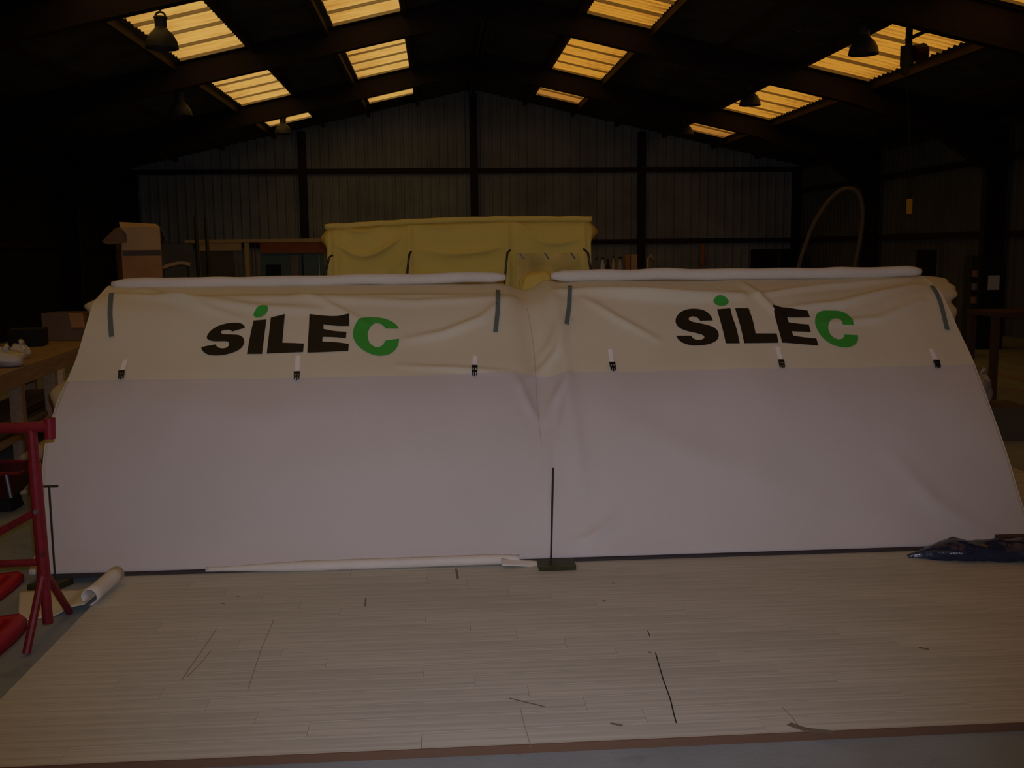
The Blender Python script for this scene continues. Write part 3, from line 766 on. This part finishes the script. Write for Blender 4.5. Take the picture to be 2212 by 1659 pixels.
MB().box((-hw+.01, -.222, z0-.84-.06), (hw-.01, -.2, z0-.84-.012)).build('tape', TAPE, lowc)
upc = thing('carton', 'pale cardboard carton with drooping open flaps on top of the stack', 'box', ((x0+x1)/2, CYD+.23, z0-.005), CR_Z)
hh = z1-z0
m = MB().box((-hw, -.22, 0), (hw, -.214, hh)).box((-hw, .214, 0), (hw, .22, hh)).box((-hw, -.22, 0), (-hw+.006, .22, hh)).box((hw-.006, -.22, 0), (hw, .22, hh)).box((-hw, -.22, 0), (hw, .22, .006))
m.build('body', CARD, upc)
MB().add([(-hw, .2, hh), (-hw, -.22, hh), (-hw+.05, -.30, hh-.07), (-hw+.05, -.30, hh-.16), (-hw-.14, -.24, hh-.18), (-hw-.18, -.1, hh-.15)], ((0, 1, 2, 3, 4, 5),)).build('flap', CARD3, upc, solid=.006)
MB().add([(hw, -.22, hh), (hw, .2, hh), (hw+.09, .16, hh-.13), (hw+.07, -.2, hh-.15)], ((0, 1, 2, 3),)).build('flap', CARD3, upc, solid=.006)
MB().add([(-hw, -.22, hh), (hw, -.22, hh), (hw-.02, -.08, hh+.04), (-hw+.01, -.08, hh+.06)], ((0, 1, 2, 3),)).build('flap', CARD, upc, solid=.006)

# ================================================================== BENCH ALONG THE LEFT
ba, bb = Vector((-3.05, 6.5, 0)), Vector((-3.43, 10.9, 0)); bd = (bb-ba).normalized(); bnm = Vector((-bd.y, bd.x, 0))
bench = thing('workbench', 'long brown wooden workbench cluttered with bags and cartons', 'workbench', (ba.x, ba.y, 0))
ang = math.atan2(bd.y, bd.x)-math.pi/2; bench.rotation_euler = (0, 0, ang)
BL = (bb-ba).length; BWD = .85; BH = .85
for k in range(5):
    MB().box((-BWD+k*BWD/5+.002, 0, BH-.035), (-BWD+(k+1)*BWD/5-.002, BL, BH)).build('board', WOOD, bench)
MB().box((-.03, 0, BH-.13), (0.0, BL, BH-.036)).build('apron', WOOD, bench)
for y in (.15, 1.45, 2.35, 4.25):
    for x in (-.11, -BWD+.02): MB().box((x, y, 0), (x+.09, y+.09, BH-.036)).build('leg', WOOD, bench)
MB().box((-.03, 2.45, 0), (.02, 2.53, BH-.131)).build('leg', WOODP, bench)
MB().box((-BWD+.03, .1, .30), (-.04, BL-.1, .33)).build('shelf', WOOD, bench)
def on_bench(u, v): # u across (0 front), v along
    return ba + bnm*u + bd*v
for i, (u, r) in enumerate(((.12, .03), (.2, .025), (.29, .03))):
    q = thing('pipe', ('grey plastic pipe along the front of the bench shelf', 'thin grey pipe in the middle of the bench shelf', 'grey pipe at the back of the bench shelf')[i], 'pipe', tuple(on_bench(u, .3)+Vector((0, 0, .331+r))), ang)
    MB().tube([(0, 0, 0), (0, 3.6, 0)], r, 10).build('pipe_body', TUBEG, q, smooth=True); MB().tube([(0, 3.6, 0), (0, 3.66, 0)], r*1.25, 10).build('socket', TUBEG, q, smooth=True)
def bag(name, label, loc, rx, ry, rz_, m, seed, cat='bag'):
    t = thing(name, label, cat, loc); mb = MB()
    def f(u, v):
        a = 2*math.pi*u; b = math.pi*(v-.5); d = Vector((math.cos(a)*math.cos(b), math.sin(a)*math.cos(b), math.sin(b)))
        q = 1+.35*noise.noise(d*1.7+Vector((seed, 0, 0)))+.15*noise.noise(d*4+Vector((seed, 3, 0)))
        return Vector((rx*d.x*q, ry*d.y*q, max(0, rz_*.8+rz_*d.z*q)))
    mb.grid(f, lin(0, 1, 29)[:-1], lin(.002, .998, 20), closed=True); mb.build('wrap', m, t, smooth=True)
    k = MB().tube([(rx*.2, 0, rz_*1.6), (rx*.25, -.01, rz_*1.85), (rx*.45, -.02, rz_*2.0)], [.02, .012, .028], 8); k.build('knot', m, t, smooth=True)
    return t
def bz(px, py, z=BH): p = on_z(px, py, z); return (p.x, p.y, z+.001)
p = on_z(14, 792, BH); bag('plastic_bag', 'crumpled white plastic bag lying at the near end of the workbench', (p.x-.05, p.y, BH+.001), .17, .16, .075, WHITEP, 1)
p = on_z(48, 775, BH); bag('plastic_bag', 'small white plastic bag beside the crumpled one on the workbench', (p.x-.02, p.y, BH+.001), .075, .09, .07, WHITEP, 5)
def carton(name, label, loc, sx, sy, sz, m, rz=0, flap=None, cat='box'):
    t = thing(name, label, cat, loc, rz)
    MB().box((-sx/2, -sy/2, 0), (sx/2, sy/2, sz)).build('body', m, t, bevel=.004)
    if flap: MB().add([(sx/2, -sy/2-.002, sz), (sx/2-.14, -sy/2-.002, sz), (sx/2-.10, -sy/2-.05, sz-.14), (sx/2+.04, -sy/2-.05, sz-.14)], ((0, 1, 2, 3),)).build('flap', flap, t, solid=.006)
    MB().box((-sx/2-.002, -.03, sz-.002), (sx/2+.002, .03, sz+.002)).build('tape', TAPE, t)
    return t
p = on_z(150, 735, BH); carton('carton', 'dim cardboard carton with an orange flap at the far end of the workbench', (p.x-.03, p.y+.15, BH+.001), .42, .35, .27, CARD3, -.1, CARD2)
p = on_z(95, 752, BH); carton('tool_box', 'dark flat toolbox lying mid way along the workbench', (p.x-.25, p.y+.3, BH+.001), .3, .3, .16, BLACKM, .2, cat='toolbox')
for i, (px, py, l) in enumerate(((78, 742, 'yellow scrap of foam beside the toolbox on the workbench'), (40, 742, 'short ochre offcut behind the small bag on the workbench'))):
    p = on_z(px, py, BH); o = MB().box((-.06, -.03, 0), (.06, .03, .025)).build('offcut', WOODP if i else YELLOW, bevel=.004); o.location = (p.x, p.y, BH+.001); o.rotation_euler = (0, 0, .4+i); tag(o, l, 'offcut')
# shelving with boxes further back
rk = thing('storage_rack', 'dark steel storage rack against the left wall', 'rack', (-6.9, 13.5, 0))
for x in (-.9, .9):
    for y in (-.3, .3): MB().box((x-.03, y-.03, 0), (x+.03, y+.03, 2.3)).build('upright', STEEL_D, rk)
for z in (.3, .95, 1.55, 2.2): MB().box((-.93, -.33, z), (.93, .33, z+.04)).build('shelf', STEEL_D, rk)
carton('carton', 'long ochre carton on the upper shelf of the storage rack', (-6.45, 13.42, 1.592), .5, .4, .16, CARD3, 0)
carton('carton', 'grey brown carton on the middle shelf of the storage rack', (-6.6, 13.42, .992), .6, .4, .38, CARD3, 0)
carton('carton', 'wide dim carton on the lower shelf of the storage rack', (-6.9, 13.42, .342), .9, .4, .4, CARD3, 0)

# material pile behind the trestle
q = thing('board_stack', 'low stack of pale boards on the floor beside the workbench legs', 'boards', (-2.985, 7.85, 0), ang)
for k in range(4): MB().box((-.15+.01*random.random(), -.5, .04*k+.002), (.13+.02*random.random(), .5+.04*random.random(), .04*(k+1)-.002)).build('board', WOODP, q)
q = thing('beam', 'pale timber beam lying on the floor before the workbench', 'timber', (0, 0, 0))
a, b = on_z(-30, 1080, 0), on_z(66, 1022, 0)
MB().bar(a+Vector((0, 0, .041)), b+Vector((0, 0, .041)), .1, .08).build('timber', WOODP, q)
def croll(name, label, a, b, r, m=ROLLC):
    t = thing(name, label, 'fabric roll', tuple(a)); d = Vector(b)-Vector(a)
    MB().tube([(0, 0, 0), d], r, 16).build('fabric', m, t, smooth=True); dn = d.normalized()
    MB().tube([-dn*.012, d+dn*.012], r*.35, 12).build('core', CARD3, t, smooth=True); return t
croll('fabric_roll', 'fat beige fabric roll lying on the pale boards', (-2.99, 7.42, .161+.06), (-3.08, 8.25, .161+.06), .06)
croll('fabric_roll', 'slim cream fabric roll beside the fat one on the boards', (-2.86, 7.45, .161+.035), (-2.94, 8.2, .161+.035), .035, CANVAS_F)
# red tub
tub = thing('steel_tub', 'dark red steel tub with black feet behind the trestle', 'tub', (-2.98, 6.95, 0))
m = MB(); lo, hi = .1, .28
P0 = [(-.25, -.12, lo), (.1, -.12, lo), (.1, .12, lo), (-.25, .12, lo)]; P1 = [(-.38, -.2, hi), (.22, -.2, hi), (.22, .2, hi), (-.38, .2, hi)]
m.add(P0+P1, ((0, 3, 2, 1), (0, 1, 5, 4), (1, 2, 6, 5), (2, 3, 7, 6), (3, 0, 4, 7))); m.build('tub', DARKRED, tub, solid=.006)
MB().tube(P1+[P1[0]], .014, 8).build('rim', RED, tub)
MB().tube([(.13, -.2, hi), (.15, -.2, hi-.16)], .012, 8).build('pin', BLUECAN, tub)
for fx in (.0, -.22):
    MB().add([(fx, -.08, lo), (fx+.09, -.08, lo), (fx+.11, -.1, 0), (fx+.02, -.1, 0), (fx, .08, lo), (fx+.09, .08, lo), (fx+.11, .1, 0), (fx+.02, .1, 0)], ((0,1,2,3),(7,6,5,4),(0,4,5,1),(1,5,6,2),(2,6,7,3),(3,7,4,0))).build('foot', RUBBER, tub)

# ================================================================== PARTITION AT THE REAR LEFT
PY = 22.0
x0, x1 = at(345, 520, PY).x, at(712, 520, PY).x; zt = at(560, 519, PY).z
pt = thing('partition', 'low wooden office partition with glazed bay before the gable wall', 'partition', ((x0+x1)/2, PY, 0)); pc = (x0+x1)/2
def pp(name, xa, xb, ya, yb, m, y0=-.04, y1=.04, parent=pt):
    a, b = at(xa, ya, PY), at(xb, yb, PY); return MB().box((a.x-pc, y0, max(0, min(a.z, b.z))), (b.x-pc, y1, max(a.z, b.z))).build(name, m, parent)
pp('panel', 345, 429, 527, 775, GREYP)
pp('top_rail', 400, 712, 518, 522, WOODB, -.06, .06)
pp('frame_head', 431, 522, 524, 541, WOODB); pp('panel', 433, 513, 541, 775, DARKP, -.03, .02); pp('frame_post', 514, 523, 541, 775, GREYP); pp('frame_post', 528, 549, 523, 775, WOODB)
pp('frame_post', 551, 562, 522, 775, WOODR, -.07, .05); pp('header_board', 562, 704, 524, 546, WOODR, -.05, .04); pp('pane', 563, 704, 547, 700, GLASS, -.01, .01); pp('panel', 563, 704, 700, 775, DARKP)
pp('mullion', 652, 660, 547, 700, BLACKM, -.04, .03); pp('mullion', 628, 650, 552, 700, GREYP, -.045, -.02); pp('mullion', 575, 612, 572, 700, BLACKM, -.045, -.02)
pp('mullion', 690, 694, 550, 700, PAPER, -.045, -.03)
for i, (px, l) in enumerate(((429, 'dark scaffold pole at the joint of the grey and beige panels'), (451, 'dark scaffold pole standing before the beige panel frame'))):
    a = at(px, 600, 20.5); o = thing('scaffold_pole', l, 'pole', (a.x, 20.5, 0)); MB().tube([(0, 0, 0), (0, 0, 2.4)], .035, 10).build('tube', STEEL_D, o, smooth=True); MB().box((-.08, -.08, 0), (.08, .08, .012)).build('foot_plate', STEEL_D, o)
a = at(380, 577, 15.0)
ch = thing('stool', 'dark stool with a curved pale wooden backrest behind the white tent', 'stool', (a.x, 15.2, 0))
pts = [at(352, 578, 15)-Vector((a.x, 15.2, 0)), at(372, 571, 15)-Vector((a.x, 15.2, 0)), at(392, 568, 15)-Vector((a.x, 15.2, 0)), at(411, 571, 15)-Vector((a.x, 15.2, 0))]
m = MB(); cp = catmull([tuple(p) for p in pts], 5)
for i in range(len(cp)-1): m.bar(cp[i], cp[i+1], .04, .045)
m.build('backrest', WOODB, ch)
MB().box((-.2, -.2, .75), (.2, .2, .79)).build('seat', STEEL_D, ch)
for x in (-.17, .17):
    for y in (-.17, .17): MB().tube([(x, y, 0), (x, y, .76)], .015, 8).build('leg', STEEL_D, ch)
    MB().tube([(x, -.17, .78), (x*1.02, -.19, pts[1].z-.01)], .012, 8).build('back_post', STEEL_D, ch)

# ================================================================== REAR RIGHT CLUTTER
def stand_box(name, label, cat, xa, xb, ya, Y, m, dep=.4, base=0.0, bev=.006):
    a, b = at(xa, ya, Y), at(xb, ya, Y); t = thing(name, label, cat, ((a.x+b.x)/2, Y+dep/2, base)); hx = (b.x-a.x)/2; h = a.z-base
    MB().box((-hx, -dep/2, 0), (hx, dep/2, h)).build('body', m, t, bevel=bev); return t, hx, h
t, hx, h = stand_box('cabinet', 'tall black cabinet against the gable wall', 'cabinet', 1636, 1730, 538, 28.3, BLACKM, .6)
MB().box((-.006, -.305, .1), (.006, -.299, h-.05)).build('door_gap', GREYP, t); MB().box((.05, -.32, h*.5), (.07, -.3, h*.5+.15)).build('handle', GREYP, t)
tb_ = thing('side_table', 'low dark table behind the yellow tent', 'table', (at(1335, 600, 19).x, 19.2, 0))
MB().box((-.6, -.3, 1.0), (.6, .3, 1.04)).build('table_top', STEEL_D, tb_)
for x in (-.55, .55):
    for y in (-.25, .25): MB().box((x-.025, y-.025, 0), (x+.025, y+.025, 1.0)).build('leg', STEEL_D, tb_)
def bottle(px, top, r, m, label):
    a = at(px, top, 19.1); t = thing('bottle', label, 'bottle', (a.x, 19.1, 1.041)); h = a.z-1.041
    MB().lathe([(0, 0), (r, 0), (r, h*.68), (r*.4, h*.85), (r*.4, h*.93), (0, h*.93)], n=14).build('body', m, t, smooth=True); MB().lathe([(r*.45, h*.92), (r*.45, h), (0, h)], n=12).build('cap', BLACKM, t); return t
bottle(1288, 557, .04, GREYP, 'grey bottle at the yellow tent end of the side table')
bottle(1302, 556, .045, PAPER, 'pale blue bottle on the dark side table')
bottle(1313, 560, .04, BLACKM, 'black bottle in the row on the side table')
bottle(1325, 553, .03, WOODP, 'slim ochre bottle on the dark side table')
bottle(1340, 555, .06, CLEARP, 'fat clear bottle beside the tan carton')
for xa, xb, ya, l in ((1352, 1361, 551, 'narrow brown carton standing on the side table'), (1363, 1377, 550, 'upright tan carton at the end of the side table')):
    stand_box('carton', l, 'box', xa, xb, ya, 18.95, CARD if xa > 1360 else CARD2, .2, 1.041)
a = at(1400, 552, 18); lp = thing('hook_stand', 'small curved tan hook stand beside the side table', 'stand', (a.x, 18, 0))
MB().tube([(0, 0, 0), (0, 0, a.z-.05), (.05, 0, a.z), (.11, 0, a.z-.08)], .02, 8).build('hook', WOODB, lp, smooth=True); MB().lathe([(0, 0), (.14, 0), (.14, .02), (0, .02)], n=16).build('base', STEEL_D, lp)
a = at(1518, 528, 29.2); o = MB().tube([(0, 0, 0), (.02, 0, -.25), (0, 0, -.5), (.05, 0, -.62)], [.07, .06, .06, .1], 8).build('orange_strap', ORANGE, smooth=True); o.location = (a.x, 29.2, a.z); tag(o, 'orange strap hanging from the girt of the gable wall', 'strap')

# hoop
HY = 16.5
hp = [(1700, 700), (1725, 580), (1738, 535), (1760, 480), (1790, 435), (1815, 413), (1837, 408), (1855, 420), (1863, 450), (1862, 490), (1855, 535), (1846, 578), (1822, 700)]
P3 = catmull([tuple(at(px, py, HY)) for px, py in hp], 5)
za = P3[0]; zb = P3[-1]
ho = thing('tent_hoop', 'large bent grey tube hoop standing before the right wall', 'hoop', ((za[0]+zb[0])/2, HY, 0))
pts = [(za[0]-.1, HY, .0)]+P3+[(zb[0]-.1, HY, .0)]
MB().tube([(p[0]-ho.location.x, p[1]-HY, p[2]) for p in pts], .036, 10).build('hoop_tube', TUBEG, ho, smooth=True)

# hoist on its chain
hY = 13.6
hb = at(1963, 100, hY)
hs = thing('chain_hoist', 'red electric chain hoist with dangling yellow control hung from the roof', 'hoist', (hb.x, hY, hb.z))
zt_ = zroof(hb.x)-.03
MB().box((-.035, -.03, -.1), (.035, .03, zt_-hb.z)).build('hanger', STEEL_D, hs)
MB().tube([(-.02, 0, .0), (-.02, 0, -.25)], .085, 12).build('gear_case', STEEL_D, hs, smooth=False)
MB().tube([(.05, -.02, -.1), (.22, .02, -.06)], .11, 14).build('motor', DARKRED, hs)
MB().bar((-.04, 0, .08), (.28, 0, .22), .05, .05).build('arm', STEEL_D, hs); MB().tube([(.27, -.04, .22), (.27, .04, .22)], .05, 10).build('end_wheel', STEEL_D, hs)
MB().box((-.08, -.05, -.36), (.0, .05, -.2)).build('hook_block', STEEL_D, hs)
pz = at(1964, 430, hY).z-hb.z; pz2 = at(1964, 463, hY).z-hb.z; pxx = at(1965, 440, hY).x-hb.x
MB().tube([(-.03, 0, -.3), (pxx*.5, 0, pz*.5), (pxx, 0, pz)], .009, 6).build('cable', RUBBER, hs)
MB().box((pxx-.035, -.03, pz2), (pxx+.03, .03, pz)).build('control_box', YELLOW, hs, bevel=.01)

# lamps
def make_lamp(label, Y, px, py, rad):
    b = at(px, py, Y); t = thing('high_bay_lamp', label, 'lamp', (b.x, Y, b.z), 0, 'bell lamps hung from the roof')
    R_ = rad
    MB().lathe([(R_, 0), (R_*1.0, .02), (R_*.93, R_*.45), (R_*.72, R_*.85), (R_*.45, R_*1.1), (R_*.36, R_*1.25), (R_*.34, R_*1.25), (R_*.68, R_*.8), (R_*.88, R_*.42), (R_*.95, .02), (R_, 0)], n=28).build('bell_shade', LAMPM, t, smooth=True)
    MB().lathe([(R_*.36, R_*1.22), (R_*.36, R_*1.75), (R_*.42, R_*1.8), (R_*.42, R_*1.9), (0, R_*1.95)], n=18).build('gear_neck', LAMPM, t, smooth=True)
    MB().lathe([(0, R_*.25), (R_*.3, R_*.32), (R_*.34, R_*.6), (R_*.2, R_*.95), (0, R_)], n=16).build('bulb', LAMPG, t, smooth=True)
    pts = [(R_*.3*math.cos(a), 0, R_*1.9+R_*.28*math.sin(a)) for a in lin(0, math.pi, 9)]
    MB().tube(pts, R_*.07, 6).build('hanger_loop', STEEL_D, t)
    MB().tube([(0, 0, R_*2.15), (0, 0, zroof(b.x)-b.z-.03)], .012, 6).build('suspension', STEEL_D, t)
    return t
make_lamp('large grey bell lamp silhouetted against the pale corner rooflight', 14.3, 350, 105, .215)
make_lamp('dim grey bell lamp hanging clear of any rooflight', 20.0, 390, 250, .215)
make_lamp('small grey bell lamp hanging before the gable wall corner', 26.0, 612, 290, .21)
make_lamp('large dark bell lamp next to the red chain hoist', 15.0, 1865, 118, .215)
make_lamp('dark bell lamp before the amber rooflight in the far bay', 21.0, 1620, 228, .215)
make_lamp('faint bell lamp hanging by the gable at the amber side', 26.5, 1480, 291, .21)

# right side bench, notice, bag, timber
t, hx, h = stand_box('tool_cupboard', 'tall black cupboard with a white notice by the right wall', 'cupboard', 2118, 2175, 560, 16.0, BLACKM, .5)
a = at(2136, 595, 15.98); b = at(2159, 626, 15.98)
MB().box((a.x-t.location.x, -.26, b.z), (b.x-t.location.x, -.252, a.z)).build('notice', PAPER, t)
t, hx, h = stand_box('bottle_rack', 'narrow dark rack of small tins beside the black cupboard', 'rack', 2098, 2114, 552, 15.0, STEEL_D, .2)
for k in range(5): MB().lathe([(0, 0), (.045, 0), (.045, .1), (0, .1)], c=(0, -.13, h-.32-.2*k), n=12).build('tin', (CARD3, GREYP, CARD3, PAPER, GREYP)[k], t)
sb = thing('bench', 'brown wooden bench standing along the right wall', 'bench', (at(2200, 668, 11.0).x+.3, 11.0, 0)); zb_ = at(2200, 670, 11.0).z
MB().box((-.75, -.3, zb_-.05), (1.0, .3, zb_)).build('bench_top', WOODD, sb)
for x in (-.7, .95):
    for y in (-.25, .25): MB().box((x-.035, y-.035, 0), (x+.035, y+.035, zb_-.05)).build('leg', WOODD, sb)
a = at(2112, 800, 8.6); bag('plastic_bag', 'clear plastic wrapped bundle sitting on the low dark crate', (a.x, 8.6, a.z-.001 if False else .3), .13, .13, .16, CLEARP, 9)
cr = thing('crate', 'low dark crate under the clear plastic bundle', 'crate', (a.x+.1, 8.6, 0)); MB().box((-.3, -.2, 0), (.3, .2, .299)).build('crate_body', DARKP, cr)
for i, (pa_, pb_, wd, m, l) in enumerate((((2120, 905), (2290, 915), .14, WOODP, 'pale short plank lying on the floor right of the tent'), ((2120, 800), (2300, 850), .1, WOOD, 'thin brown batten on the floor beyond the plank'), ((2125, 833), (2300, 872), .05, WOOD, 'narrow batten lying between the boards right of the tent'), ((2120, 880), (2300, 892), .06, CARD3, 'dim slat lying beside the pale short plank'))):
    a, b = on_z(*pa_, 0), on_z(*pb_, 0); t = thing('batten', l, 'timber', tuple(a)); d = b-a
    MB().bar((0, 0, .016), d+Vector((0, 0, .016)), wd, .03).build('board', m, t)
o = MB().lathe([(.05, .0), (.13, .0), (.15, .03), (.13, .06), (.05, .06), (.05, 0)], n=20).build('rubber_ring', RUBBER, smooth=True); a = on_z(2172, 890, .03); o.location = (a.x, a.y, .032); tag(o, 'black rubber ring lying on the boards right of the tent', 'ring')
